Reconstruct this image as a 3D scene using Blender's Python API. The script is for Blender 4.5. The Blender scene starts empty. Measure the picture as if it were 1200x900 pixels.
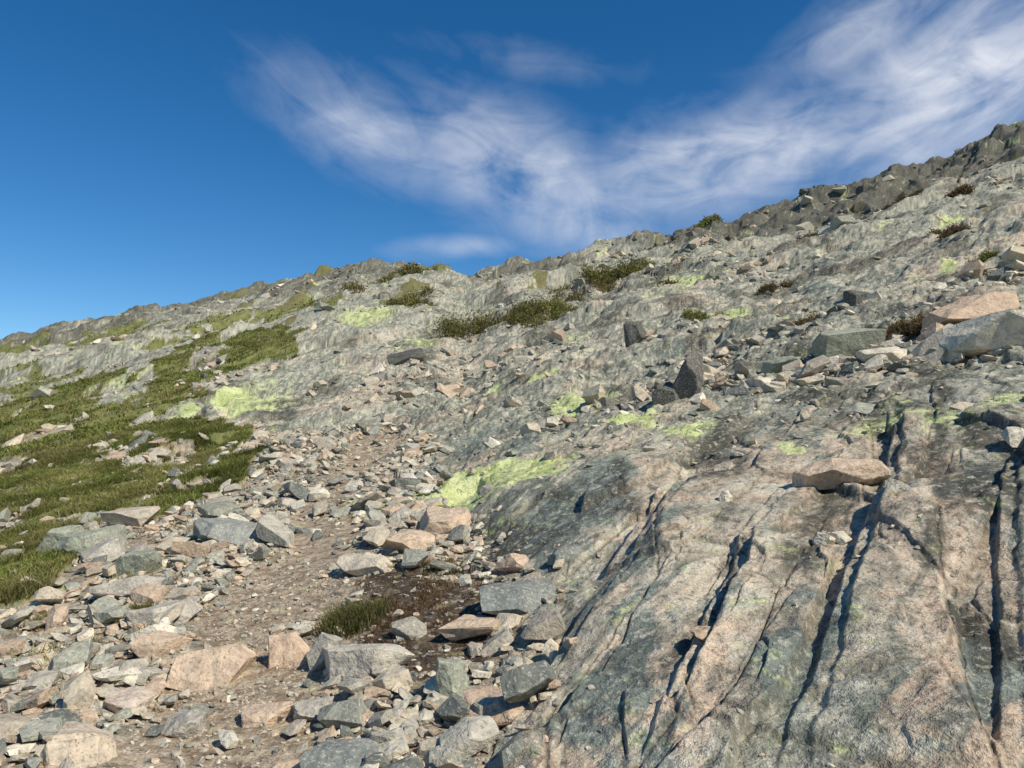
import bpy, bmesh, numpy as np, math, random, time
from mathutils import Vector, Matrix
T0=time.time()
rng=np.random.default_rng(7); random.seed(7)
scene=bpy.context.scene; col=scene.collection
f32=np.float32
# ------------------------------------------------------------ noise helpers
def hraw(ix,iy,seed):
    h=ix*np.uint32(374761393)+iy*np.uint32(668265263)+np.uint32((seed*974711+13)&0xffffffff)
    h=(h^(h>>np.uint32(13)))*np.uint32(1274126177); h=(h^(h>>np.uint32(15)))*np.uint32(2246822519)
    return h^(h>>np.uint32(16))
def cell(x):
    return (np.floor(x).astype(np.int32)+100000).astype(np.uint32)
_k=np.arange(256)*(2*np.pi/256); CT=np.cos(_k).astype(f32); ST=np.sin(_k).astype(f32)
def pn(x,y,seed):
    x=x.astype(f32); y=y.astype(f32)
    x0=np.floor(x); y0=np.floor(y); fx=x-x0; fy=y-y0; ix=cell(x); iy=cell(y)
    u=fx*fx*fx*(fx*(fx*6-15)+10); v=fy*fy*fy*(fy*(fy*6-15)+10)
    def g(i,j):
        a=hraw(ix+np.uint32(i),iy+np.uint32(j),seed)&np.uint32(255)
        return CT[a]*(fx-i)+ST[a]*(fy-j)
    a=g(0,0);b=g(1,0);c=g(0,1);d=g(1,1)
    return (a+(b-a)*u+(c-a)*v+(a-b-c+d)*u*v)*f32(1.5)
def fbm(x,y,seed,o=4,gain=.5):
    s=0;a=1.;n=0
    for k in range(o):
        s=s+f32(a)*pn(x*2**k,y*2**k,seed+k); n+=a; a*=gain
    return s/f32(n)
def sstep(a,b,x):
    t=np.clip((x-a)/(b-a),0,1); return t*t*(3-2*t)
def facets(u,v,seed,edge=.25,ident=False):
    u=u.astype(f32); v=v.astype(f32)
    fu=np.floor(u); fv=np.floor(v); iu=cell(u); iv=cell(v)
    f1=np.full(u.shape,9.,f32); f2=f1.copy(); h1=np.zeros(u.shape,f32); h2=h1.copy(); M8=np.uint32(255)
    for i in (-1,0,1):
        for j in (-1,0,1):
            h=hraw(iu+np.uint32(i&0xffffffff),iv+np.uint32(j&0xffffffff),seed)
            dx=u-(fu+i+f32(.1)+(h&M8).astype(f32)*f32(.8/255)); dy=v-(fv+j+f32(.1)+((h>>np.uint32(8))&M8).astype(f32)*f32(.8/255))
            d=np.sqrt(dx*dx+dy*dy)
            o=(((h*np.uint32(2654435761))>>np.uint32(20))&M8).astype(f32)*f32(.9/255)-f32(.45)
            if ident: p=o/f32(.9)+f32(.5)
            else:
                g1=((h>>np.uint32(16))&M8).astype(f32)*f32(2/255)-1; g2=(h>>np.uint32(24)).astype(f32)*f32(2/255)-1
                p=g1*dx+g2*dy+o
            c1=d<f1; c2=(~c1)&(d<f2)
            f2=np.where(c1,f1,np.where(c2,d,f2)); h2=np.where(c1,h1,np.where(c2,p,h2))
            f1=np.where(c1,d,f1); h1=np.where(c1,p,h1)
    e=f2-f1; w=.5+.5*sstep(0,edge,e)
    return h1*w+h2*(1-w), e
# ------------------------------------------------------------ hillside base
TH=np.array([-180,-90,-50,-34.7,-27.5,-19.2,-12.9,-9.9,-6.0,-3.65,0,9.9,19.3,27.8,35.2,50,90,180.])
S =np.array([-.08,-.08,.04,.103,.1500,.1937,.2245,.2315,.2310,.2150,.2353,.276,.2913,.3238,.3512,.37,.2,-.08])
RC=np.array([150,150,145,140,130,120,110,105,90,85,70,62,62,65,68,75,110,150.])
BT=np.array([-180,-90,-50,-33.6,0,33.6,50,90,180.])
B =np.array([-.57,-.5,-.43,-.358,-.43,-.358,-.40,-.46,-.57])
R0=np.array([2.8,3.0,3.2,3.3,2.6,2.7,2.7,2.7,2.8])
QT=np.array([0,.153,.278,.438,.648,.845,1]); TT=np.array([1,.66,.49,.324,.155,.054,0])
tg=np.linspace(-180,180,1441)
def sm(a,k):
    g=np.exp(-np.linspace(-2.5,2.5,k)**2/2); g/=g.sum()
    return np.convolve(np.concatenate([a[-k:],a,a[:k]]),g,'same')[k:-k]
Sg=sm(np.interp(tg,TH,S),7); RCg=sm(np.interp(tg,TH,RC),25); Bg=sm(np.interp(tg,BT,B),41); R0g=sm(np.interp(tg,BT,R0),41)
qg=np.linspace(0,1,401); tq=np.interp(qg,QT,TT); g=np.exp(-np.linspace(-2.5,2.5,41)**2/2); g/=g.sum()
pad=np.concatenate([2*tq[0]-tq[40:0:-1],tq,2*tq[-1]-tq[-2:-42:-1]]); tq=np.convolve(pad,g,'same')[40:-40]
def base(x,y):
    r=np.hypot(x,y)+1e-6; th=np.degrees(np.arctan2(x,y))
    s=np.interp(th,tg,Sg); rc=np.interp(th,tg,RCg); b=np.interp(th,tg,Bg); r0=np.interp(th,tg,R0g)
    q=np.log(r/r0)/np.log(rc/r0)
    t=np.interp(np.clip(q,0,1),qg,tq)
    z=r*(s+(b-s)*t)
    z=np.where(r<r0,-1.6+(1.6+b*r0)*(r/r0),z)
    z=np.where(r>rc,s*rc-.12*(r-rc),z)
    return z,r,q
# ------------------------------------------------------------ region maps (world metres)
def inside(poly,x,y):
    c=np.zeros(x.shape,bool); n=len(poly)
    px=[p[0] for p in poly]; py=[p[1] for p in poly]
    w=np.nonzero((x>min(px))&(x<max(px))&(y>min(py))&(y<max(py)))[0]
    if len(w)==0: return c
    xs=x[w]; ys=y[w]; cc=np.zeros(xs.shape,bool)
    for i in range(n):
        x1,y1=poly[i]; x2,y2=poly[(i+1)%n]
        if y1==y2: continue
        cc^=((y1>ys)!=(y2>ys))&(xs<(x2-x1)*(ys-y1)/(y2-y1)+x1)
    c[w]=cc; return c
def segd(a,b,x,y):
    ax,ay=a; dx,dy=b[0]-ax,b[1]-ay; L=math.hypot(dx,dy)
    t=np.clip(((x-ax)*dx+(y-ay)*dy)/L/L,0,1)
    qx=x-ax-t*dx; qy=y-ay-t*dy
    return np.hypot(qx,qy), (dx*(y-ay)-dy*(x-ax))/L, t
def polyd(pl,x,y):
    d=np.full(x.shape,1e9)
    for a,b in zip(pl[:-1],pl[1:]): d=np.minimum(d,segd(a,b,x,y)[0])
    return d
GRASS=[[(-8.9,12.8),(-10.0,16.9),(-8.6,18.0),(-6.1,16.0),(-4.8,13.8),(-4.3,11.5),(-4.75,10.2),(-4.8,8.75),(-5.4,8.6),(-7.3,10.5)],
[(-4.7,9.0),(-4.5,10.8),(-4.0,11.8),(-3.4,10.4),(-3.5,8.7),(-3.98,8.0)],
[(-6.0,8.6),(-4.8,8.3),(-4.1,7.0),(-3.55,6.0),(-3.35,5.35),(-3.97,5.2),(-7.0,7.9)],
[(-18.9,25.8),(-14.6,23.0),(-12.8,24.3),(-13.2,27.3),(-16.1,36),(-14.3,39.0),(-9.6,34.4),(-8.5,28.8),(-10.6,27.0),(-9.4,22.2),(-9.0,19.09),(-9.0,16.2),(-13.3,16.4),(-15.5,19)],
[(-40,56),(-24.4,42.5),(-14.6,28),(-13.2,20.8),(-20,24.0)],
[(-48,84),(-32.0,71),(-35,61),(-46,69)],[(-24,63),(-16.8,58),(-17.5,47),(-25,49)],
[(-18.8,68),(-12.5,61),(-10.5,42.5),(-15,45),(-20.5,59)],[(-61.6,94),(-80,114),(-88,105),(-60,78),(-42,71)],
[(-14,95),(-6.5,91),(-6,76),(-12,78)]]
SCREE=[(-.1,1.0),(-.12,2.63),(.08,3.2),(.0,3.8),(.19,4.29),(-.1,5.0),(-.35,5.7),(-.98,7.85),(-1.2,11.08),(-2.0,12.2),(-5.1,14.9),(-8.5,18.6),(-14,22),(-26,24),(-30,8),(-8,-2),(-1,-2)]
SEDGE=SCREE[0:13]
TRAIL=[(-.75,.5),(-.98,2.4),(-1.2,3.5),(-1.55,4.9),(-1.5,6.1),(-2.0,7.9),(-2.1,9.3),(-2.1,11.5),(-2.3,13)]
LEDGES=[([(.70,2.1),(1.45,3.35),(2.2,4.5),(2.75,5.45),(3.3,6.6)],.13,.9),([(1.25,2.0),(2.05,3.2),(2.6,4.0),(3.3,4.9)],.10,.7),
 ([(.22,2.0),(.75,3.1),(1.25,4.1),(1.75,4.9)],.08,.6),([(-.1,2.7),(.3,3.6),(.8,4.5),(1.3,5.6)],.11,.6),
 ([(1.9,5.2),(2.7,5.6),(3.6,5.2)],.08,.4),([(1.4,6.9),(2.4,8.0),(4.0,8.6)],.12,.6),([(2.0,10.0),(4.0,9.0),(6.5,9.6)],.17,.8),([(0.5,11.5),(3.,13.),(7.,12.)],.28,1.2),([(-.5,8.5),(.6,9.6),(1.8,12.)],.12,.7),
 ([(2.6,6.2),(3.6,7.0),(5.2,7.2)],.10,.5),([(.2,6.2),(1.2,7.2),(2.,8.8)],.09,.5),([(.6,5.4),(1.3,6.1),(2.4,6.4)],.06,.4)]
DARK=[((2.04,7.4),(1.5,5.3),.22),((1.95,4.75),(1.42,3.6),.14),((3.1,6.7),(3.2,5.0),.32),((3.2,5.0),(2.4,3.7),.16),((1.72,2.95),(1.6,2.6),.08),((.6,3.0),(1.1,3.8),.05),((2.8,8.2),(3.9,7.2),.3),((2.5,4.2),(1.9,3.2),.07),((4.5,8.0),(3.4,6.0),.12),((1.1,6.5),(.7,5.4),.10),((1.9,10.5),(3.0,11.5),.3),((4.,15),(6.5,16.5),.4),((8,20),(12,21),.5),((2,20),(4.5,19),.4),((-2,17),(0,16),.35),((10,26),(15,30),.6),((3,27),(7,30),.5)]
LICH=[(-.42,7.35,.85,.66,2.6),(.15,6.9,.35,.3,1.8),(.92,14.5,.5,1.2,1.1),(1.44,8.8,.35,.6,1.2),(1.7,7.4,.2,.5,1.0),(8.7,37.3,.9,1.8,1.5),(-7.9,20.5,1.1,2.4,1.1),(-6.2,18,1.0,1.2,.8),(-7.1,36,1.6,3.5,.75),(-2.59,5.88,.13,.15,1.8),(-3.35,5.61,.16,.19,1.6),(-2.95,6.9,.2,.2,1.4),(14.2,23.3,.7,.9,1.6),(1.0,10.8,.4,.8,1.1),(6.0,27,1.,2.,.9),(9.5,16,.4,.5,1.2),(5.2,17,.4,.7,1.1),(-.6,14,.5,1.2,.8),(2.2,5.9,.12,.3,.9),(3.4,9.8,.3,.2,1.)]
SLATE=[(.35,5.35,.80,.36,1.4),(.8,6.1,.5,.25,1.),(-.02,4.0,.3,.16),(.7,4.0,.6,.1,.9),(.35,3.0,.5,.14,1.),(1.05,2.7,.5,.10,.9),(1.5,2.5,.4,.13,1.),(-.6,10,1.2,.4,.7),(4.2,10,.9,.4),(1.9,6.3,.6,.15,.7),(2.1,2.9,.5,.1,.8),(.25,8.6,.9,.25,.7),(3,14,1.5,.5,.7),(7.5,18,2,.6,.7),(2.6,4.4,.6,.12,.8)]
def soilf(wx,wy):
    s=np.exp(-(((wx+.47)/.44)**2+((wy-4.2)/.75)**2)**2); return np.maximum(s,.8*np.exp(-(((wx+.8)/.3)**2+((wy-4.9)/.35)**2)**2))
def maps(x,y,r):
    k=1/(1+r*.06); a=.035*r+.05
    wx=x+a*1.6*fbm(x*1.6*k,y*1.6*k,50,5); wy=y+a*1.6*fbm(x*1.6*k+7.7,y*1.6*k,60,5)
    gr=np.zeros(x.shape,bool)
    for p in GRASS: gr|=inside(p,wx,wy)
    pz=fbm(x*.45,y*.33,70,5)+.40*fbm(x*2.3,y*1.7,77,4)
    gr=gr&(pz>np.where(r>40,-.10,np.where(r>17,-.22,-.22)))
    cv=((fbm(x*.2,y*.07,80,5)>.36)&(r>34)&(x<-6))|((fbm(x*.3,y*.16,86,5)>.44)&(r>22)&(r<100))
    sc=inside(SCREE,wx,wy).astype(f32)
    sd=polyd(SEDGE,x,y); sd=np.where(sc>0,-sd,sd)
    tr=1-sstep(.20,.62,polyd(TRAIL,wx,wy))
    return dict(grass=gr.astype(f32),veg=cv.astype(f32),scree=sc,sd=sd,trail=tr,wx=wx,wy=wy)
CD,SD_=.84,.54
def ell(L,x,y,strike=False):
    m=np.zeros(x.shape)
    for e in L:
        R=2*max(e[2],e[3])
        w=np.nonzero((np.abs(x-e[0])<R)&(np.abs(y-e[1])<R))[0]
        dx=x[w]-e[0]; dy=y[w]-e[1]
        if strike: dx,dy=SD_*dx+CD*dy,CD*dx-SD_*dy
        d=(dx/e[2])**2+(dy/e[3])**2
        m[w]=np.maximum(m[w],np.exp(-d*(d if not strike else 1))*(e[4] if len(e)>4 else 1))
    return m
def slabcells(s,t):   # joint-bounded blocks of the near bedrock
    v,e=facets(s/1.35+.3,t/.50,152,.035,True); return v,e
def height(x,y,M=None):
    x=np.asarray(x,float); y=np.asarray(y,float)
    z,r,q=base(x,y)
    if M is None: M=maps(x,y,r)
    mid=sstep(5,16,r); far=sstep(18,45,r); vis=1-sstep(200,400,r); wa=.018*(1-sstep(8,20,r)); wb=.10+.12*sstep(5,12,r)
    wx=x+wb*fbm(x*.5,y*.5,1,3)+wa*fbm(x*5,y*5,4,3); wy=y+wb*fbm(x*.5,y*.5,2,3)+wa*fbm(x*5,y*5,5,3)
    s=SD_*wx+CD*wy; t=CD*wx-SD_*wy
    s2=.93*wx+.36*wy; t2=.36*wx-.93*wy      # bedding of the upper slope runs across it
    rock=sstep(-.25,.35,M['sd'])*(1-.75*M['grass'])
    crack=np.full(x.shape,9.)
    def layer(sel,fs,ft,seed,edge,amp,cs,cm=None,cond=None):
        w=np.nonzero(sel)[0]
        if len(w)==0: return
        h,e=facets(fs[w],ft[w],seed,(edge+.009*r[w]/cs).astype(f32)); z[w]+=h*amp[w]
        if cm: crack[w]=np.minimum(crack[w],np.where(cond[w],e*cm,9))
    layer((r>18)&(r<400),s2/14,t2/8,100,.15,1.2*far*vis,8)
    layer((r>5)&(r<300),s2/4.8+3,t2/2.4,120,.05,.46*mid*(.35+.65*rock)*vis,2.4,2.4,(mid>.3)&(rock>.4)&(r<25))
    nr_=1-sstep(9,16,r)
    layer((r<16)&(rock>.01),s/2.3,t/.75,140,.03,(.085+.05*mid)*rock*nr_,.75,.9,rock>.5)
    layer((r>7)&(r<160)&(rock>.01),s2/2.2,t2/1.0,145,.05,.190*(1-nr_)*rock,1,.9,(rock>.5)&(r<18))
    layer((r>5)&(r<120)&(rock>.01),wx/1.2,wy/1.0,150,.06,.17*mid*rock,1,.9,(rock>.5)&(r<16))
    layer((r<60)&(rock>.01),s/.62+5,t/.36,160,.05,.020*(1+3.0*mid)*rock,.36)
    layer((r<26),s/.22,t/.16+9,180,.12,.010*(1+1.9*mid)*(.35+.65*rock),.16)
    w=np.nonzero((r<14)&(rock>.01))[0]
    if len(w):   # flat-topped joint blocks: straight edges, real drops
        v,e=slabcells(s[w],t[w]); v2,e2=facets(s[w]/.48+7,t[w]/.24,153,.06,True); g2=sstep(-.05,.25,fbm(s[w]*.7,t[w]*.9,154,3))
        k=rock[w]*(1-sstep(9,14,r[w])); z[w]+=(v-.5)*.115*k+(v2-.5)*.040*g2*k
        crack[w]=np.minimum(crack[w],np.minimum(e*.55,np.where(g2>.5,e2*.35,9)))
    w=np.nonzero((r>18)&(r<400))[0]
    if len(w):
        z[w]+=.8*(far*vis)[w]*fbm(x[w]/9,y[w]/9,110,5,.5)
        cr=(sstep(.76,.95,q)*vis)[w]
        rid=1-np.abs(fbm(s2[w]/6,t2[w]/5,220,4,.5))*2.2
        z[w]+=(np.clip(rid,0,1)*(.6+.4*sstep(12,28,x[w]))-.9-.3*sstep(0,25,x[w]))*cr
        hb,_=facets(wx[w]/3.2,wy[w]/2.8,225,.2); hc,_=facets(wx[w]/1.2,wy[w]/1.3,226,.35); z[w]+=(hb*.75+hc*.2)*cr
    o=np.where(r<14,1.,.6)
    z=z+(fbm(wx*1.3,wy*1.3,200,3,.5)+.45*o*fbm(wx*10.4,wy*10.4,203,2,.55)*(1-sstep(14,30,r)))*(.020+.09*mid)*(.5+.5*rock)
    rb=np.abs(fbm(wx*2.1,wy*2.1,205,3,.55)); z=z-rb*(.016+.10*mid)*rock*vis*(1-.6*sstep(20,50,r))
    w=np.nonzero(r<25)[0]; z[w]+=.007*fbm(x[w]*14,y[w]*14,210,3)*(1-sstep(15,25,r[w]))
    w=np.nonzero((r<16)&(x>-1.5))[0]
    if len(w):
        X_=x[w];Y_=y[w]; lx=X_+.04*fbm(X_*1.2,Y_*1.2,31,5,.58); ly=Y_+.04*fbm(X_*1.2,Y_*1.2,37,5,.58); zz=np.zeros(len(w)); cw=crack[w]
        for pl,hh,wd in LEDGES:
            best=np.full(X_.shape,1e9); sg=np.zeros(X_.shape); tt=np.zeros(X_.shape); n=len(pl)-1
            for k in range(n):
                d,side,t_=segd(pl[k],pl[k+1],lx,ly)
                c=d<best; best=np.where(c,d,best); sg=np.where(c,side,sg); tt=np.where(c,(k+t_)/n,tt)
            endf=np.sin(np.pi*np.clip(tt,0,1))**.6*np.clip(.75+1.2*fbm(X_*.8,Y_*.8,39,3),.15,1.25)
            right=.6*sstep(-.003,.022,-sg)+.4*sstep(.07,.10,-sg+.03*fbm(X_*4,Y_*4,33,2))   # two-step broken edge
            zz+=hh*endf*(right*np.clip(1-best/wd/1.6,0,1)-.2*np.clip(1-best/.4,0,1)*(1-right))
            cw=np.minimum(cw,best*2.4+(1-endf)*.12)
        z[w]+=zz; crack[w]=cw
    z=z-.012*(1-sstep(.0,.018,crack))*rock*(r<20)
    z=z+.16*sstep(-.1,.7,M['sd'])*(1-sstep(8,16,r))
    z=z-.05*M['trail']*(1-sstep(10,16,r))
    z=z+M['grass']*.05
    return z,crack
# ------------------------------------------------------------ mesh helper
def make_mesh(name,V,F,smooth=True,mat=None,attrs={}):
    me=bpy.data.meshes.new(name); k=F.shape[1]
    me.vertices.add(len(V)); me.vertices.foreach_set('co',np.ascontiguousarray(V,dtype=np.float32).ravel())
    me.loops.add(F.size); me.loops.foreach_set('vertex_index',np.ascontiguousarray(F,dtype=np.int32).ravel())
    me.polygons.add(len(F)); me.polygons.foreach_set('loop_start',np.arange(0,F.size,k,dtype=np.int32))
    me.update(calc_edges=True)
    if smooth: me.shade_smooth()
    else: me.shade_flat()
    for an,c in attrs.items():
        a=me.color_attributes.new(an,'FLOAT_COLOR','POINT')
        c4=np.ones((len(V),4),np.float32); c4[:,:c.shape[1]]=c; a.data.foreach_set('color',c4.ravel())
    if mat: me.materials.append(mat)
    ob=bpy.data.objects.new(name,me); col.objects.link(ob); return ob
# ------------------------------------------------------------ node helper
class G:
    def __init__(s,nt): s.nt=nt
    def n(s,t,**kw):
        nd=s.nt.nodes.new(t)
        for k,v in kw.items(): setattr(nd,k,v)
        return nd
    def set(s,inp,v):
        if isinstance(v,bpy.types.NodeSocket): s.nt.links.new(v,inp)
        else: inp.default_value=v
    def noise(s,vec,scale,detail=6,rough=.55,dist=0,out=0):
        nd=s.n('ShaderNodeTexNoise'); s.set(nd.inputs['Vector'],vec); nd.inputs['Scale'].default_value=scale
        nd.inputs['Detail'].default_value=detail; nd.inputs['Roughness'].default_value=rough; nd.inputs['Distortion'].default_value=dist
        return nd.outputs[out]
    def rng(s,v,a,b,c=0,d=1):
        nd=s.n('ShaderNodeMapRange')
        s.set(nd.inputs[0],v); nd.inputs[1].default_value=a; nd.inputs[2].default_value=b; nd.inputs[3].default_value=c; nd.inputs[4].default_value=d
        return nd.outputs[0]
    def m(s,op,a,b=0,c=0,clamp=False):
        nd=s.n('ShaderNodeMath'); nd.operation=op; nd.use_clamp=clamp; s.set(nd.inputs[0],a); s.set(nd.inputs[1],b); s.set(nd.inputs[2],c); return nd.outputs[0]
    def mix(s,f,a,b,mode='MIX'):
        nd=s.n('ShaderNodeMix'); nd.data_type='RGBA'; nd.blend_type=mode; s.set(nd.inputs[0],f)
        for i,v in ((6,a),(7,b)):
            if isinstance(v,tuple): v=(*v,1) if len(v)==3 else v
            s.set(nd.inputs[i],v)
        return nd.outputs[2]
def new_mat(name):
    m=bpy.data.materials.new(name); m.use_nodes=True; nt=m.node_tree; nt.nodes.clear(); g=G(nt)
    o=g.n('ShaderNodeOutputMaterial'); b=g.n('ShaderNodeBsdfPrincipled'); nt.links.new(b.outputs[0],o.inputs[0])
    b.inputs['Specular IOR Level'].default_value=.2
    return m,g,b
# ------------------------------------------------------------ terrain material (mineral map per vertex + procedural grain)
mt,g,bs=new_mat('mountain_rock')
pos=g.n('ShaderNodeNewGeometry').outputs['Position']
at=g.n('ShaderNodeAttribute',attribute_name='mineral'); c=at.outputs['Color']; soft=g.n('ShaderNodeAttribute',attribute_name='rockiness').outputs['Fac']
n_fine=g.noise(pos,21,4,.72,.2); n_gr=g.noise(pos,95,2,.7)
c=g.mix(g.m('MULTIPLY',g.rng(n_fine,.54,.66,0,.55),soft),c,(.59,.545,.44))
c=g.mix(g.m('MULTIPLY',g.rng(n_fine,.46,.34,0,.75),soft),c,(.085,.082,.066))
c=g.mix(g.rng(n_gr,.3,.7,.0,1),g.mix(1,c,(.68,.68,.68),'MULTIPLY'),g.mix(1,c,(1.3,1.3,1.28),'MULTIPLY'))
g.set(bs.inputs['Base Color'],c); bs.inputs['Roughness'].default_value=.85
hh=g.m('ADD',g.m('MULTIPLY',n_fine,.032),g.m('MULTIPLY',n_gr,.004))
bp=g.n('ShaderNodeBump'); bp.inputs['Strength'].default_value=.8; bp.inputs['Distance'].default_value=1.; g.set(bp.inputs['Height'],hh); g.set(bs.inputs['Normal'],bp.outputs[0])
# ------------------------------------------------------------ stone material
ms,g,bs=new_mat('loose_stone')
tc=g.n('ShaderNodeTexCoord').outputs['Object']; tint=g.n('ShaderNodeAttribute',attribute_name='tint').outputs['Color']
a=g.noise(tc,12,4,.65,.4); b=g.noise(tc,55,3,.7)
c=g.mix(g.rng(a,.35,.65),g.mix(1,tint,(.74,.74,.74),'MULTIPLY'),g.mix(1,tint,(1.22,1.18,1.12),'MULTIPLY'))
c=g.mix(g.rng(b,.55,.66,0,.6),c,(.60,.55,.45)); c=g.mix(g.rng(b,.44,.34,0,.6),c,(.11,.10,.085))
c=g.mix(g.rng(a,.66,.72,0,.6),c,(.40,.42,.25))
g.set(bs.inputs['Base Color'],c); bs.inputs['Roughness'].default_value=.85
h2=g.m('ADD',g.m('MULTIPLY',a,.03),g.m('MULTIPLY',b,.009))
bp=g.n('ShaderNodeBump'); bp.inputs['Strength'].default_value=.7; bp.inputs['Distance'].default_value=1.; g.set(bp.inputs['Height'],h2); g.set(bs.inputs['Normal'],bp.outputs[0])
# ------------------------------------------------------------ foliage material
mg,g,bs=new_mat('grass_blades')
tint=g.n('ShaderNodeAttribute',attribute_name='tint').outputs['Color']
df=g.n('ShaderNodeBsdfDiffuse'); g.set(df.inputs[0],tint)
tr=g.n('ShaderNodeBsdfTranslucent'); g.set(tr.inputs[0],tint); mx=g.n('ShaderNodeMixShader'); mx.inputs[0].default_value=.3
out=[n for n in g.nt.nodes if n.type=='OUTPUT_MATERIAL'][0]
g.set(mx.inputs[1],df.outputs[0]); g.set(mx.inputs[2],tr.outputs[0]); g.set(out.inputs[0],mx.outputs[0]); g.nt.nodes.remove(bs)
# ------------------------------------------------------------ build hillside
th=np.concatenate([np.arange(-180,-52,4.),np.arange(-52,-38,.35),np.arange(-38,38,.078),np.arange(38,52,.35),np.arange(52,180.1,4.)])
th[-1]=180.
rr=np.concatenate([[.05,.5,1.,1.4],np.exp(np.linspace(math.log(1.75),math.log(8),520)),np.exp(np.linspace(math.log(8),math.log(152),860))[1:],np.geomspace(156,4000,26)])
T,R=np.meshgrid(np.radians(th),rr); X=(R*np.sin(T)).ravel(); Y=(R*np.cos(T)).ravel()
Rf=R.ravel(); M=maps(X,Y,Rf); Z,crack=height(X,Y,M)
nr,nc=R.shape
i=np.arange(nr-1)[:,None]*nc+np.arange(nc-1)[None,:]; i=i.ravel()
F=np.stack([i,i+nc,i+nc+1,i+1],1)
zb,_,q=base(X,Y); wx,wy=M['wx'],M['wy']
def N(x,y,seed,o,gain=.62): return .5+.62*fbm(x,y,seed,o,gain)
def Rg(v,a,b,c=0.,d=1.): return (c+(d-c)*np.clip((v-a)/(b-a),0,1)).astype(f32)
def mixc(f,a,b):
    f=np.asarray(f)[:,None]; a=np.asarray(a,f32); b=np.asarray(b,f32); return (a*(1-f)+b*f).astype(f32)
dz=(Z-zb)*(Rf<400)     # let the mineral pattern continue down the faces of the steps
jx=X+.25*fbm(X*.9,Y*.9,600,4)+.9*dz; jy=Y+.25*fbm(X*.9,Y*.9,604,4)+1.9*dz
k2=sstep(8,18,Rf); sA=SD_*jx+CD*jy; tA=CD*jx-SD_*jy; sB=.93*jx+.36*jy; tB=.36*jx-.93*jy
def str_(a,b,seed,o): return N(sA/a,tA/b,seed,o)*(1-k2)+N(sB/a,tB/b,seed+7,o)*k2
n_mid=N(jx*3.1,jy*3.1,610,6); n_lo=N(jx*.9,jy*.9,620,6); n_str=str_(3.,.55,630,6); n_st2=str_(.8,.13,640,5); n_hi=N(jx*9,jy*9,650,4)
ux=X+.10*fbm(X*.5,Y*.5,1,3); uy=Y+.10*fbm(X*.5,Y*.5,2,3)
band0,_=facets(sA/2.4+.5*n_lo,tA/.42,670,.03,True); bandS,_=slabcells(SD_*ux+CD*uy,CD*ux-SD_*uy); band2,_=facets(sB/3.5,tB/1.3,671,.03,True); band=(.5*band0+.5*bandS)*(1-k2)+band2*k2; band=.5+(band-.5)*(1.25-.25*k2)
pink=np.clip(.20+.9*fbm(X*.35,Y*.25,330,3)+.24*(Rf<6)*(X>0)+.35*ell([(.9,3.6,.5,.9),(2.2,3.5,.8,1.2),(2.6,5.0,.7,.6),(-1,20,5,6),(1.6,4.4,.4,.9),(6,20,3,3)],X,Y)-.12*sstep(20,50,Rf),0,1)
C=mixc(Rg(pink+(n_str-.5)*1.2+(band-.5)*1.3,.28,.75),[(.245,.265,.205)],[(.52,.385,.27)])
C=C*(.68+.54*band)[:,None].astype(f32)
C=mixc(Rg(n_lo,.50,.68,0,.4),C,[(.42,.40,.315)])
C=mixc(Rg(n_lo,.46,.30,0,.65),C,[(.145,.165,.13)])
C=mixc(Rg(n_str,.52,.66,0,.5),C,[(.49,.445,.345)])
C=mixc(Rg(n_mid,.52,.68,0,.75),C,[(.61,.555,.44)])
C=mixc(Rg(n_st2,.54,.68,0,.7),C,[(.14,.14,.11)])
C=mixc(Rg(n_st2,.44,.32,0,.5),C,[(.56,.485,.36)])
C=mixc(Rg(n_str,.44,.30,0,.6)*(Rf<14),C,[(.105,.115,.09)])
C=mixc(Rg(n_mid,.43,.28,0,.65),C,[(.175,.17,.135)])
C=mixc(Rg(n_hi,.43,.30,0,.8)*sstep(5,14,Rf),C,[(.10,.10,.076)]); C=mixc(Rg(n_hi,.58,.7,0,.7)*sstep(5,14,Rf),C,[(.64,.585,.46)])
far=sstep(12,45,Rf); C=mixc(far*.45,C,mixc(Rg(n_lo*.5+n_hi*.5,.41,.60),[(.115,.122,.09)],[(.46,.445,.35)]))
_,ve=facets(sA*.9+1.2*n_mid,tA*2.6+1.5*n_lo,660); vein=1-Rg(ve,0,.05)
sl=mixc(Rg(n_mid,.35,.65),[(.085,.11,.10)],[(.18,.21,.18)]); sl=mixc(vein*.5,sl,[(.48,.49,.41)])
C=mixc(Rg(ell(SLATE,wx,wy,True)+(n_mid-.5)*1.3+(n_st2-.5)*1.+(band-.5)*.5,.30,.58,0,.9),C,sl); C=mixc(vein*.18,C,[(.60,.55,.44)])
dark=np.zeros(X.shape)
for a,b,w in DARK: dark=np.maximum(dark,.95*(1-sstep(w*.2,w*1.9,segd(a,b,wx,wy)[0])))
dark=np.maximum(dark,(1.2*sstep(.84,.93,q+.03*fbm(X*.2,Y*.2,301,3))*sstep(5,14,X)+.9*sstep(.82,.94,q)*(X<=5)*sstep(-.45,.0,fbm(X/7,Y/7,300,4)))*(Rf<300))
dark=np.maximum(dark,sstep(.03,.38,fbm(X*.5,Y*.32,310,5))*.85*(1-M['scree']))
C=mixc(Rg(dark+(n_hi-.5)*1.2+(n_st2-.5)*1.2,.30,1.0,0,.88),C,[(.062,.058,.045)])
C=mixc((1-Rg(crack,0,.03))*.55,C,[(.075,.063,.046)])
dirt=np.clip(np.maximum(M['scree']*.55,M['trail']*(1-sstep(12,16,Rf))),0,1)*(1-M['grass'])
dc=mixc(Rg(n_hi,.35,.65),[(.25,.18,.115)],[(.44,.345,.24)]); C=mixc(Rg(dirt+(n_mid-.5)*.9,.3,.6,0,.95),C,dc)
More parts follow.
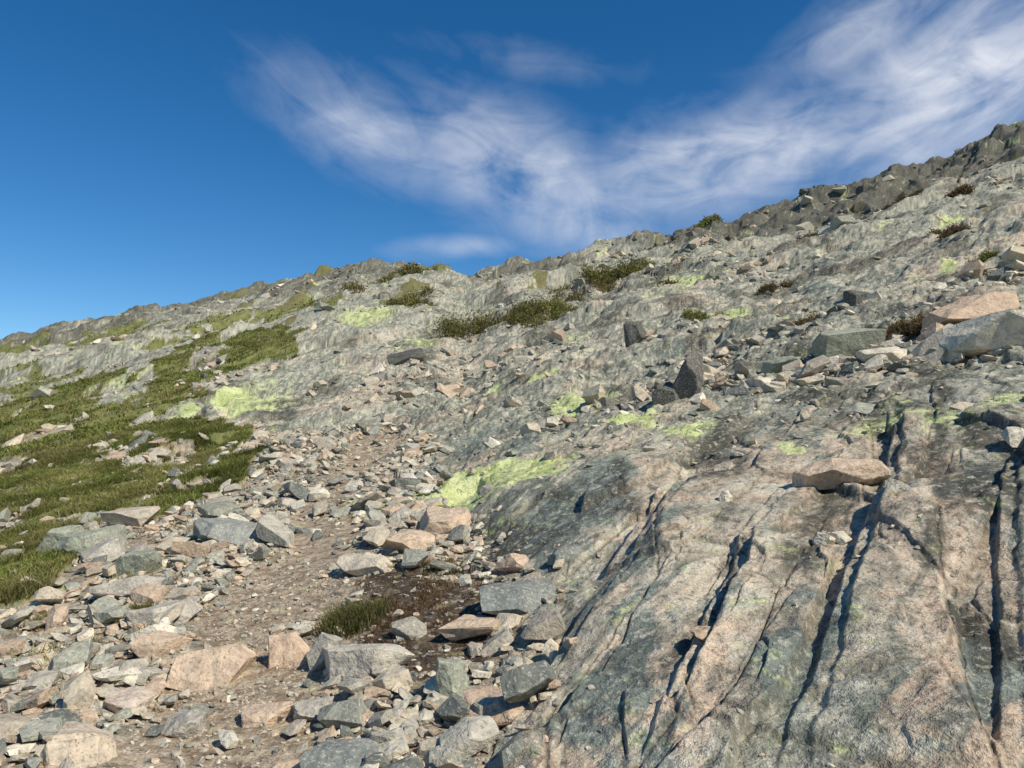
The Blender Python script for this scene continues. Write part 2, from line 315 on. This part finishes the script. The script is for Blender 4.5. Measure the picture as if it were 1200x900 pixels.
soil=soilf(wx,wy); C=mixc(Rg(soil+(n_mid-.5)*1.0,.30,.5,0,.97),C,mixc(Rg(n_hi,.4,.65),[(.045,.028,.017)],[(.12,.082,.05)]))
li=np.maximum(ell(LICH,wx,wy),.65*sstep(.25,.5,fbm(X*.45,Y*.3,320,5))*(Rf>5)*(1-M['scree']))
C=mixc(Rg(li+(n_hi-.5)*1.5+(n_mid-.5)*1.0,.30,.75,0,.85),C,mixc(Rg(n_mid,.4,.6),[(.42,.49,.17)],[(.62,.66,.30)]))
gr=np.maximum(M['grass'],M['veg']*.8)
gc=mixc(Rg(n_mid,.35,.62),[(.09,.11,.028)],[(.19,.20,.052)]); gc=mixc(Rg(n_hi,.5,.65,0,.6),gc,[(.25,.21,.09)]); gc=mixc(M['veg']*(1-M['grass'])*.6,gc,[(.15,.12,.055)])
gm=Rg(gr+(n_hi-.5)*1.3,.4,.6,0,.97); C=mixc(gm,C,gc)
make_mesh('ground_mountainside',np.stack([X,Y,Z],1),F,True,mt,{'mineral':C,'rockiness':np.repeat((1-.7*gm)[:,None],3,axis=1)})
print('terrain',len(X),time.time()-T0)
# ------------------------------------------------------------ rock shapes
def chip(seed,cuts=9,bevel=.05):
    rd=random.Random(seed); bm=bmesh.new(); bmesh.ops.create_cube(bm,size=2)
    sh=rd.uniform(-.35,.35); sh2=rd.uniform(-.35,.35)
    for v in bm.verts: v.co.x+=sh*v.co.y; v.co.y+=sh2*v.co.z*.5
    for k in range(cuts):
        n=Vector((rd.gauss(0,1),rd.gauss(0,1),rd.gauss(0,.9))).normalized()
        d=rd.uniform(.62,1.0)
        bmesh.ops.bisect_plane(bm,geom=bm.verts[:]+bm.edges[:]+bm.faces[:],plane_co=n*d,plane_no=n,clear_outer=True)
        es=[e for e in bm.edges if e.is_boundary]
        if es: bmesh.ops.holes_fill(bm,edges=es)
    bmesh.ops.remove_doubles(bm,verts=bm.verts,dist=.03)
    if bevel>0: bmesh.ops.bevel(bm,geom=bm.edges[:],offset=bevel,segments=1,affect='EDGES',clamp_overlap=True)
    bmesh.ops.triangulate(bm,faces=bm.faces[:])
    bmesh.ops.recalc_face_normals(bm,faces=bm.faces[:])
    return bm
def arrs(bm):
    bm.verts.index_update(); V=np.array([v.co[:] for v in bm.verts]); F=np.array([[v.index for v in f.verts] for f in bm.faces]); bm.free(); return V,F
TEMP=[arrs(chip(s,10+s%4,.06)) for s in range(18)]
TLOW=[arrs(chip(100+s,9,0)) for s in range(16)]
PAL=np.array([[.52,.395,.28],[.58,.50,.37],[.41,.38,.31],[.33,.33,.265],[.17,.18,.155],[.65,.60,.48],[.46,.40,.31]])
PW=np.array([.15,.17,.19,.15,.07,.12,.16]); PD=np.array([.02,.03,.2,.2,.45,.0,.1])
def scatter(x,y,size,flat=(.25,.55),low=False,lift=0,tilt=.2,pw_=None):
    n=len(x); e=np.maximum(size*.5,.02)
    HH=height(np.concatenate([x,x+e,x-e*.7]),np.concatenate([y,y-e*.6,y+e*.8]))[0]; z=HH[:n]; z1=HH[n:2*n]; z2=HH[2*n:]
    ax_=np.stack([e,-e*.6,z1-z],1); bx_=np.stack([-e*.7,e*.8,z2-z],1); nn=np.cross(ax_,bx_); nn/=nn[:,2:3]
    gx=np.clip(nn[:,0],-.6,.6); gy=np.clip(nn[:,1],-.6,.6); z=(z+z1+z2)/3
    nx=gx+rng.normal(0,tilt,n); ny=gy+rng.normal(0,tilt,n); L=np.sqrt(nx**2+ny**2+1); up=np.stack([nx/L,ny/L,1/L],1)
    yaw=rng.uniform(0,6.283,n); a=np.stack([np.cos(yaw),np.sin(yaw),np.zeros(n)],1); bx=np.cross(up,a); bx/=np.linalg.norm(bx,axis=1)[:,None]; ax=np.cross(bx,up)
    sx=size*.5; sy=sx*rng.uniform(.5,.95,n); sz=sx*rng.uniform(flat[0],flat[1],n)
    P_=PW if pw_ is None else pw_
    pc=PAL[rng.choice(len(PAL),n,p=P_/P_.sum())]*rng.uniform(.8,1.12,(n,1))*(1 if pw_ is None else .5)
    TS=TLOW if low else TEMP; tid=rng.integers(0,len(TS),n); VV=[];FF=[];CC=[]; off=0
    P=np.stack([x,y,z+sz*(rng.uniform(.1,.6,n) if pw_ is None else rng.uniform(-.5,.2,n))+lift*size*rng.random(n)],1)
    for k,(V,F) in enumerate(TS):
        s=np.where(tid==k)[0]
        if len(s)==0: continue
        Rm=np.stack([ax[s]*sx[s,None],bx[s]*sy[s,None],up[s]*sz[s,None]],2)
        W=np.einsum('nij,vj->nvi',Rm,V)+P[s][:,None,:]
        VV.append(W.reshape(-1,3)); FF.append((F[None]+(np.arange(len(s))*len(V))[:,None,None]).reshape(-1,3)+off); off+=len(s)*len(V)
        CC.append(np.repeat(pc[s],len(V),axis=0))
    return np.concatenate(VV),np.concatenate(FF),np.concatenate(CC)
def merge(name,parts,mat,smooth=False):
    V=[];F=[];C=[];o=0
    for v,f,c in parts: V.append(v);F.append(f+o);C.append(c);o+=len(v)
    return make_mesh(name,np.concatenate(V),np.concatenate(F),smooth,mat,{'tint':np.concatenate(C)})
def pts(n,r0,r1,a0=-40,a1=40):
    r=np.sqrt(rng.uniform(r0*r0,r1*r1,n)); t=np.radians(rng.uniform(a0,a1,n)); return r*np.sin(t),r*np.cos(t),r
def pw(n,a,b,k=2.2):
    u=rng.random(n); e=1-k; return (a**e+u*(b**e-a**e))**(1/e)
parts=[]
def add(n,r0,r1,smin,smax,dens,k=2.2,low=False,lift=0,a0=-42,a1=42,flat=(.25,.55),pw_=None):
    x,y,r=pts(n,r0,r1,a0,a1); m=maps(x,y,r); p=dens(x,y,r,m); s=rng.random(n)<p; x=x[s];y=y[s]
    if len(x): parts.append(scatter(x,y,pw(len(x),smin,smax,k),low=low,lift=lift,flat=flat,pw_=pw_))
def gx_(x,y,r,m):
    return (1-.955*m['grass'])*(1-.2*(x<-3.2)*(r>6))
def d_scree(x,y,r,m):
    p=m['scree']*(1-.93*m['trail'])*gx_(x,y,r,m)*(.35+.65*sstep(-.3,.1,fbm(x*1.1,y*.8,400,3)))
    return np.maximum(p,.35*(m['sd']<.2)*(m['sd']>0)*(r<14))*(1-.97*np.clip(soilf(x,y)*1.4,0,1))
def d_all(x,y,r,m):
    return np.clip(m['scree']*(1-.5*m['grass'])+(1-m['scree'])*.10*sstep(.0,.4,fbm(x*.9,y*.9,410,3)),0,1)*(1-.8*soilf(x,y))
add(12000,1.6,6,.012,.045,d_all,2.0,low=True,a0=-44,a1=44)
add(8500,1.6,6.5,.04,.12,d_scree,1.9,lift=.25)
add(850,1.7,7,.12,.23,d_scree,1.9,lift=.3)
add(30000,6,15,.03,.08,lambda x,y,r,m:np.maximum(d_scree(x,y,r,m),.25*d_all(x,y,r,m)),2.0,low=True)
add(13000,6.5,16,.07,.22,d_scree,2.1,lift=.3)
add(500,6.5,17,.2,.45,d_scree,2.0,lift=.15)
DR=[(2.3,10.2),(3.2,9.2),(4.3,8.7),(5.2,8.3),(6.4,8.2)]; DR2=[(3.2,12.8),(5.2,13.3),(7.2,12.8),(9.5,12.)]
def clr(x,y): return (np.hypot(x-2.2,y-9.2)>.45)
def d_drift(x,y,r,m):
    return np.maximum(1-sstep(.05,.7,polyd(DR,x,y)),.7*(1-sstep(.1,1.2,polyd(DR2,x,y))))*clr(x,y)
add(12000,7,16,.05,.28,d_drift,2.0,lift=.2,a0=0)
add(1000,7,16,.2,.5,lambda *a:.7*d_drift(*a),2.1,lift=.1,a0=0)
def d_up(x,y,r,m):
    return (1-m['scree'])*(1-.95*m['grass'])*(.03+sstep(.09,.46,fbm(x*.22,y*.14,430,5)))
add(28000,9,45,.08,.55,d_up,2.25,low=True)
add(9000,30,110,.25,1.3,lambda x,y,r,m:d_up(x,y,r,m)*.8,2.4,low=True)
add(2200,6,14,.04,.25,lambda x,y,r,m:.35*(1-m['scree'])*clr(x,y),2.3,a0=-5)
add(2600,12,30,.12,.6,lambda x,y,r,m:(m['scree']*.6+.03)*gx_(x,y,r,m),2.3,low=True,a1=-10)
def d_crest(x,y,r,m):
    q=base(x,y)[2]; return ((q>.84)&(q<1.0)&(x>5))*sstep(-.2,.4,fbm(x*.15,y*.15,440,3))+((q>.9)&(q<1)&(x<-6)&(x>-26))*.4
add(6000,40,125,.25,.8,d_crest,2.3,low=True,a0=-16,flat=(.35,.7),pw_=PD)
merge('scree_stones',parts,ms,False)
print('stones',time.time()-T0)
# ------------------------------------------------------------ individual boulders
def boulder(name,x,y,z,w,h,d,yaw,color,seed,pitch=0,roll=0,sink=.28,cuts=12):
    bm=chip(seed,cuts,.06); bmesh.ops.subdivide_edges(bm,edges=bm.edges[:],cuts=2,use_grid_fill=True)
    for v in bm.verts: v.co=Vector((v.co.x*w*.54,v.co.y*d*.54,v.co.z*h*.56))
    bm.normal_update(); V=np.array([v.co[:] for v in bm.verts]); Nn=np.array([v.normal[:] for v in bm.verts])
    s=max(w,h); k=3.5/s
    dn=fbm(V[:,0]*k+seed,V[:,1]*k+V[:,2]*k*1.3,seed,4)*.045*s+fbm(V[:,2]*k*3,V[:,0]*k*3+V[:,1]*k*2,seed+5,3)*.018*s
    V=V+Nn*dn[:,None]; F=np.array([[v.index for v in f.verts] for f in bm.faces]); bm.free()
    ob=make_mesh(name,V,F,False,ms,{'tint':np.tile(np.array(color)[None],(len(V),1))})
    ob.location=(x,y,z+h*(.5-sink)); ob.rotation_euler=(math.radians(pitch),math.radians(roll),math.radians(yaw))
TAN=(.55,.42,.30); PAL_=(.63,.57,.45); GRY=(.40,.37,.31); DK=(.10,.10,.085); BL=(.21,.225,.205); GG=(.31,.325,.25); PK=(.56,.41,.29)
BO=[(-3.1,21.9,1.1,.6,.8,10,DK),(2.24,9.2,.36,.66,.28,25,(.13,.12,.105),-4,14),(1.96,9.35,.36,.3,.36,-20,DK),(5.1,13.2,.5,.26,.4,0,PAL_),(5.8,9.35,.92,.44,.7,15,PK),
(5.3,8.0,1.0,.38,.6,-8,PAL_),(4.35,9.9,.8,.3,.7,10,GG,10,-8),(3.75,10.1,.6,.25,.6,50,GG,-10,8),(2.72,8.95,.3,.14,.25,0,BL),(4.3,8.65,.5,.24,.4,20,PAL_),(3.1,9.2,.36,.18,.3,-15,PAL_),(3.4,9.4,.35,.18,.3,40,PAL_),
(2.07,4.72,.46,.18,.30,15,TAN),(1.59,3.84,.10,.07,.08,0,PAL_),(1.69,3.86,.10,.06,.08,40,PAL_),(1.32,4.62,.09,.08,.08,10,PAL_),
(.0,4.16,.46,.14,.34,35,BL,12),(-.22,3.98,.30,.10,.26,-10,TAN),(-.53,6.2,.52,.22,.40,10,TAN),(.02,4.75,.24,.12,.22,0,PK),(-.68,3.66,.40,.14,.28,-5,(.52,.475,.39)),
(-1.50,3.86,.42,.18,.32,30,TAN),(-1.15,3.98,.21,.18,.18,0,PK),(-.97,3.85,.14,.22,.14,10,GRY,0,20),(-.26,3.24,.13,.20,.10,5,GG,0,8),(.0,3.0,.46,.10,.24,-4,(.47,.35,.25)),
(-1.62,2.88,.28,.13,.24,10,(.56,.465,.35)),(-1.36,3.2,.18,.1,.16,0,GRY),(-.58,2.72,.32,.09,.2,0,BL),(-2.4,6.6,.6,.2,.4,10,(.28,.29,.26)),(-3.8,6.8,.6,.34,.5,0,GG),(-4.1,7.0,.5,.26,.4,60,GG),(-3.5,6.5,.4,.22,.4,20,GRY),
(-2.1,4.6,.32,.13,.26,0,GRY),(-.98,5.25,.46,.14,.34,10,(.56,.49,.38)),(-.75,5.7,.42,.16,.34,40,TAN),(3.2,4.75,.18,.14,.16,0,PAL_),(-2.05,3.1,.2,.1,.16,0,TAN),(.78,3.0,.15,.05,.11,0,(.47,.345,.23)),
(7.1,12.6,.6,.18,.45,0,PK),(2.75,16.4,.5,.6,.45,0,DK),(6.7,14.1,.5,.35,.4,0,DK),(-1.9,4.1,.28,.13,.22,50,TAN),(-1.7,3.4,.22,.1,.18,80,(.56,.465,.37)),(-1.05,3.3,.2,.09,.17,15,TAN),(-.85,3.3,.18,.08,.16,70,GRY),(-2.6,5.2,.36,.15,.28,20,GRY),(-2.9,5.9,.4,.2,.32,-20,GG),(.33,4.6,.2,.1,.16,30,BL)]
bz=height(np.array([b[0] for b in BO]),np.array([b[1] for b in BO]))[0]
for k,b in enumerate(BO):
    x,y,w,h,d,yaw,c=b[:7]; boulder('boulder',x,y,float(bz[k]),w,h,d,yaw,c,500+k*7,b[7] if len(b)>7 else random.uniform(-8,8),b[8] if len(b)>8 else random.uniform(-8,8),.15 if k in (1,2) else .28)
print('boulders',time.time()-T0)
# ------------------------------------------------------------ grass
def blades(x,y,hgt,wid,lean,colr,zoff=-.01,z=None):
    n=len(x); z=(height(x,y)[0] if z is None else z)+zoff; yaw=rng.uniform(0,6.283,n); dx=np.cos(yaw);dy=np.sin(yaw); la=rng.uniform(0,6.283,n); lx=np.cos(la)*lean*hgt; ly=np.sin(la)*lean*hgt
    P=np.stack([x,y,z],1); w=np.stack([dx*wid/2,dy*wid/2,np.zeros(n)],1); m=np.stack([lx*.35,ly*.35,hgt*.55],1); t=np.stack([lx,ly,hgt*(1-.3*lean)],1)
    V=np.stack([P-w,P+w,P+m+w*.75,P+m-w*.75,P+t],1).reshape(-1,3); b=(np.arange(n)*5)[:,None]
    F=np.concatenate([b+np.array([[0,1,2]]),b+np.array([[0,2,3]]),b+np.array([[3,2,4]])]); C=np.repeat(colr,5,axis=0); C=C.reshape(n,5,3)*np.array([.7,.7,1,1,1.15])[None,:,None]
    return V,F,C.reshape(-1,3)
GC=np.array([[.14,.185,.033],[.19,.225,.047],[.27,.275,.075],[.36,.31,.145],[.10,.125,.028]])
def gcol(n,x,y,w=(.26,.27,.18,.18,.11)):
    c=GC[rng.choice(5,n,p=w)]; v=.90+.9*fbm(x*.9,y*.9,500,4); dry=np.clip(fbm(x*.5,y*.35,505,4)*2.0+.08,0,.6)[:,None]
    return (c*(1-dry)+np.array([[.33,.28,.12]])*dry)*v[:,None]*rng.uniform(.8,1.2,(n,1))
gp=[]
def gadd(n,r0,r1,a0,a1,h,w):
    x,y,r=pts(n,r0,r1,a0,a1); k=np.zeros(n,bool); e=.06*r+.3
    for p in GRASS:
        px=[c[0] for c in p]; py=[c[1] for c in p]; k|=(x>min(px)-e)&(x<max(px)+e)&(y>min(py)-e)&(y<max(py)+e)
    x,y,r=x[k],y[k],r[k]; m=maps(x,y,r); s=(m['grass']>.5)&(fbm(x*1.7,y*1.7,510,4)>-.25); x,y=x[s],y[s]; n=len(x); mm={a:b[s] for a,b in m.items()}
    if n:
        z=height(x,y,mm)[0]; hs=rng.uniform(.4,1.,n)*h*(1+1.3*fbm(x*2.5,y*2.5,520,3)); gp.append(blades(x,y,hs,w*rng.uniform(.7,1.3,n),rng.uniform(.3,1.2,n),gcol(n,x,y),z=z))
gadd(400000,5,18.5,-43,-15,.12,.009)
gadd(160000,16,42,-43,-12,.13,.03)
gadd(50000,40,115,-43,-4,.2,.10)
x,y,r=pts(900,4,26,-42,-4); m=maps(x,y,r); s=(m['scree']>.5)&(m['trail']<.3)&(m['sd']<-.5)&(x<-1.8); x,y=x[s],y[s]
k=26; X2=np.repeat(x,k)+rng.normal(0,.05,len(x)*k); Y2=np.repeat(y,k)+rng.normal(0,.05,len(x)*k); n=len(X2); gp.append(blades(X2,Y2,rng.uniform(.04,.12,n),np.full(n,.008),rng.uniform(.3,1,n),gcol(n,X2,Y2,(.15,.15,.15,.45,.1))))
# dead stalks on the bare peat beside the path
n=6000; X2=rng.normal(-.55,.25,n); Y2=rng.normal(4.4,.38,n); s=(soilf(X2,Y2)>.35)&(fbm(X2*5,Y2*5,530,3)>-.05); X2,Y2=X2[s],Y2[s]; n=len(X2)
gp.append(blades(X2,Y2,rng.uniform(.02,.07,n),np.full(n,.004),rng.uniform(.6,1.5,n),np.array([[.17,.10,.055],[.24,.16,.08],[.09,.055,.03]])[rng.integers(0,3,n)]))
merge('grass',gp,mg)
print('grass',time.time()-T0)
# ------------------------------------------------------------ shrubs and tufts
def shrub(name,x,y,w,h,n,cols,leaf,d=None):
    d=d or w
    u=rng.normal(0,.33,(n,3)); lob=rng.integers(0,12,n); lc=rng.uniform(-.95,.95,(12,2)); lh=rng.uniform(.35,1,12)*(1-.45*np.hypot(lc[:,0],lc[:,1]))
    px=(lc[lob,0]+u[:,0]*.5)*w*.5; py=(lc[lob,1]+u[:,1]*.5)*d*.5; pz=np.abs(u[:,2])*1.1*lh[lob]*h+rng.random(n)*lh[lob]*h*.5
    gz=height(x+px,y+py)[0]; P=np.stack([x+px,y+py,gz+pz],1)
    a=rng.normal(0,1,(n,3)); a[:,2]=np.abs(a[:,2])*1.3; a/=np.linalg.norm(a,axis=1)[:,None]; b=np.cross(a,rng.normal(0,1,(n,3))); b/=np.linalg.norm(b,axis=1)[:,None]
    L=leaf*rng.uniform(.6,1.4,(n,1)); V=np.stack([P-b*L*.3,P+b*L*.3,P+a*L*1.6],1).reshape(-1,3); F=np.arange(n*3).reshape(-1,3)
    cb=np.array(cols)[rng.integers(0,len(cols),12)]
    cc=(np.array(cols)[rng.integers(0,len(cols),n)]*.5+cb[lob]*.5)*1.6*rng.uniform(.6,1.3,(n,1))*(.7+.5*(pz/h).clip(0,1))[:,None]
    sn=max(20,n//120); sx=rng.uniform(-.4,.4,sn)*w; sy=rng.uniform(-.4,.4,sn)*d
    SV,SF,SC=blades(x+sx,y+sy,rng.uniform(.4,.9,sn)*h,np.full(sn,leaf*.3),rng.uniform(.3,.9,sn),np.tile([[.09,.06,.04]],(sn,1)))
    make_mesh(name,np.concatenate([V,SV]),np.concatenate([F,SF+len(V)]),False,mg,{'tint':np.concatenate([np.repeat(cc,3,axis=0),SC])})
HE=[(.10,.105,.035),(.14,.135,.045),(.16,.12,.055),(.07,.07,.028),(.18,.17,.055)]; HY=[(.14,.16,.04),(.19,.19,.05),(.16,.13,.06)]; BR=[(.15,.095,.055),(.10,.065,.035),(.12,.11,.045)]
for a in [(-.7,27,3.2,1.5,9000,HE,.06,3.4),(.8,26.5,1.8,.7,3000,HE,.06,2),(4.3,33.8,3.6,1.1,9000,HE,.08,5),(2.9,31,2.4,.6,3000,HE,.07,3),(4.34,16.7,.8,.3,1800,HY,.04),(14.7,54.7,1.8,.5,1800,HY,.12),
 (16.6,31.2,1.2,.4,1800,BR,.08),(5.41,9.9,.6,.25,2000,BR,.035),(16.2,26.7,.8,.4,1500,BR,.06),(4.8,22.8,1.2,.3,1800,BR,.05),(7.2,20.4,1.0,.3,1800,BR,.05),(1.9,25.5,1.5,.5,2000,HY,.05),
 (-.46,5.1,.3,.06,1200,BR,.012),(-13,56,5,.6,3000,HE,.16,6),(-10,70,6,.8,3000,HE,.22,7),(5.5,13.6,.7,.25,1800,BR,.035),(9.3,14.6,.6,.25,1500,HY,.04),(3.9,12.8,.5,.15,1200,BR,.03),(-5.5,40,2.5,.5,2500,HE,.10,4),(10.5,27,1.2,.35,1500,BR,.06),(6.5,38,2.0,.5,2000,HE,.08,3),(12,20,.9,.3,1500,BR,.05)]:
    shrub('dwarf_shrub',*a)
def tuft(name,x,y,w,h,n,wgt):
    px=x+rng.normal(0,w*.22,n); py=y+rng.normal(0,w*.22,n)
    V,F,C=blades(px,py,h*rng.uniform(.5,1.1,n),np.full(n,.005),rng.uniform(.2,1.1,n),gcol(n,px,py,wgt)*.65); make_mesh(name,V,F,False,mg,{'tint':C})
tuft('grass_tuft',-.93,4.3,.28,.16,1700,(.12,.08,.1,.5,.2)); tuft('grass_tuft',-.80,4.35,.2,.10,800,(.05,.05,.1,.7,.1)); tuft('grass_tuft',-2.3,4.65,.24,.12,1100,(.2,.25,.3,.25,0))
tuft('grass_tuft',-2.9,4.7,.2,.1,500,(.2,.2,.2,.4,0)); tuft('grass_tuft',-.42,5.05,.3,.06,700,(.05,.05,.1,.7,.1))
# ------------------------------------------------------------ light and sky
SAZ,SEL=130,46
sun=bpy.data.lights.new('sun','SUN'); sun.energy=5.0; sun.angle=math.radians(.5); sun.color=(1,.94,.82)
so=bpy.data.objects.new('sun',sun); col.objects.link(so)
sd=Vector((math.sin(math.radians(SAZ))*math.cos(math.radians(SEL)),math.cos(math.radians(SAZ))*math.cos(math.radians(SEL)),math.sin(math.radians(SEL))))
so.rotation_euler=sd.to_track_quat('Z','Y').to_euler(); so.location=(0,0,40)
w=bpy.data.worlds.new('World'); scene.world=w; w.use_nodes=True; w.name='sky'; nt=w.node_tree; nt.nodes.clear(); g=G(nt)
sky=g.n('ShaderNodeTexSky'); sky.sky_type='NISHITA'; sky.sun_disc=False; sky.sun_elevation=math.radians(SEL); sky.sun_rotation=math.radians(SAZ); sky.altitude=1400; sky.dust_density=.3; sky.air_density=1.0; sky.ozone_density=3
hs=g.n('ShaderNodeHueSaturation'); hs.inputs['Saturation'].default_value=1.34; hs.inputs['Value'].default_value=1.15; g.set(hs.inputs['Color'],sky.outputs[0])
dirn=g.n('ShaderNodeTexCoord').outputs['Generated']; sp=g.n('ShaderNodeSeparateXYZ'); g.set(sp.inputs[0],dirn)
az=g.m('MULTIPLY',g.m('ARCTAN2',sp.outputs[0],sp.outputs[1]),57.2958); el=g.m('MULTIPLY',g.m('ARCSINE',sp.outputs[2]),57.2958)
CL=[(-11,22.3,8,3.0,-20,.62),(1,19.6,9.5,3.8,-22,.95),(16,20,11,3.4,8,1.05),(32,22.5,9,4.6,15,1.2),(1.5,27.5,10,1.6,-6,.2),(-4,14.4,5,.9,4,.5),(6,15.5,7,2,-10,.7),(27,27,7,2.5,20,.7)]
tot=None
for cx,cy,rx,ry,ro,am in CL:
    c_,s__=math.cos(math.radians(ro)),math.sin(math.radians(ro)); dx=g.m('SUBTRACT',az,cx); dy=g.m('SUBTRACT',el,cy)
    a=g.m('ADD',g.m('MULTIPLY',dx,c_/rx),g.m('MULTIPLY',dy,s__/rx)); b=g.m('SUBTRACT',g.m('MULTIPLY',dy,c_/ry),g.m('MULTIPLY',dx,s__/ry))
    e=g.m('MULTIPLY',g.m('EXPONENT',g.m('MULTIPLY',g.m('ADD',g.m('MULTIPLY',a,a),g.m('MULTIPLY',b,b)),-1)),am)
    tot=e if tot is None else g.m('MAXIMUM',tot,e)
azs=g.m('SUBTRACT',az,12.); cc=g.m('SUBTRACT',el,g.m('MULTIPLY',g.m('MULTIPLY',azs,azs),.0075))
cv=g.n('ShaderNodeCombineXYZ'); g.set(cv.inputs[0],g.m('MULTIPLY',az,.12)); g.set(cv.inputs[1],g.m('MULTIPLY',cc,.32))
cv2=g.n('ShaderNodeCombineXYZ'); g.set(cv2.inputs[0],g.m('MULTIPLY',az,.20)); g.set(cv2.inputs[1],g.m('MULTIPLY',el,.28))
n1=g.noise(cv.outputs[0],1.0,6,.55,1.1); n2=g.noise(cv2.outputs[0],1.0,5,.55,.8)
dn=g.m('ADD',g.m('MULTIPLY',g.m('SUBTRACT',n1,.5),1.45),g.m('MULTIPLY',g.m('SUBTRACT',n2,.5),1.2))
f=g.m('MULTIPLY',tot,g.m('ADD',.60,dn),clamp=True); f=g.rng(f,.04,1.0,0,.88)
cl=g.mix(f,hs.outputs[0],(8.2,8.5,9.2))
bg=g.n('ShaderNodeBackground'); bg.inputs[1].default_value=.10; g.set(bg.inputs[0],cl); o=g.n('ShaderNodeOutputWorld'); g.set(o.inputs[0],bg.outputs[0])
# ------------------------------------------------------------ camera
cam=bpy.data.cameras.new('camera'); co=bpy.data.objects.new('camera',cam); col.objects.link(co); scene.camera=co
cam.sensor_width=36; cam.lens=36*873/1200; co.location=(0,0,0); co.rotation_euler=(math.radians(94),0,0); cam.clip_start=.05; cam.clip_end=9000
scene.view_settings.view_transform='Standard'; scene.view_settings.look='None'; scene.view_settings.exposure=0
print('done',time.time()-T0)
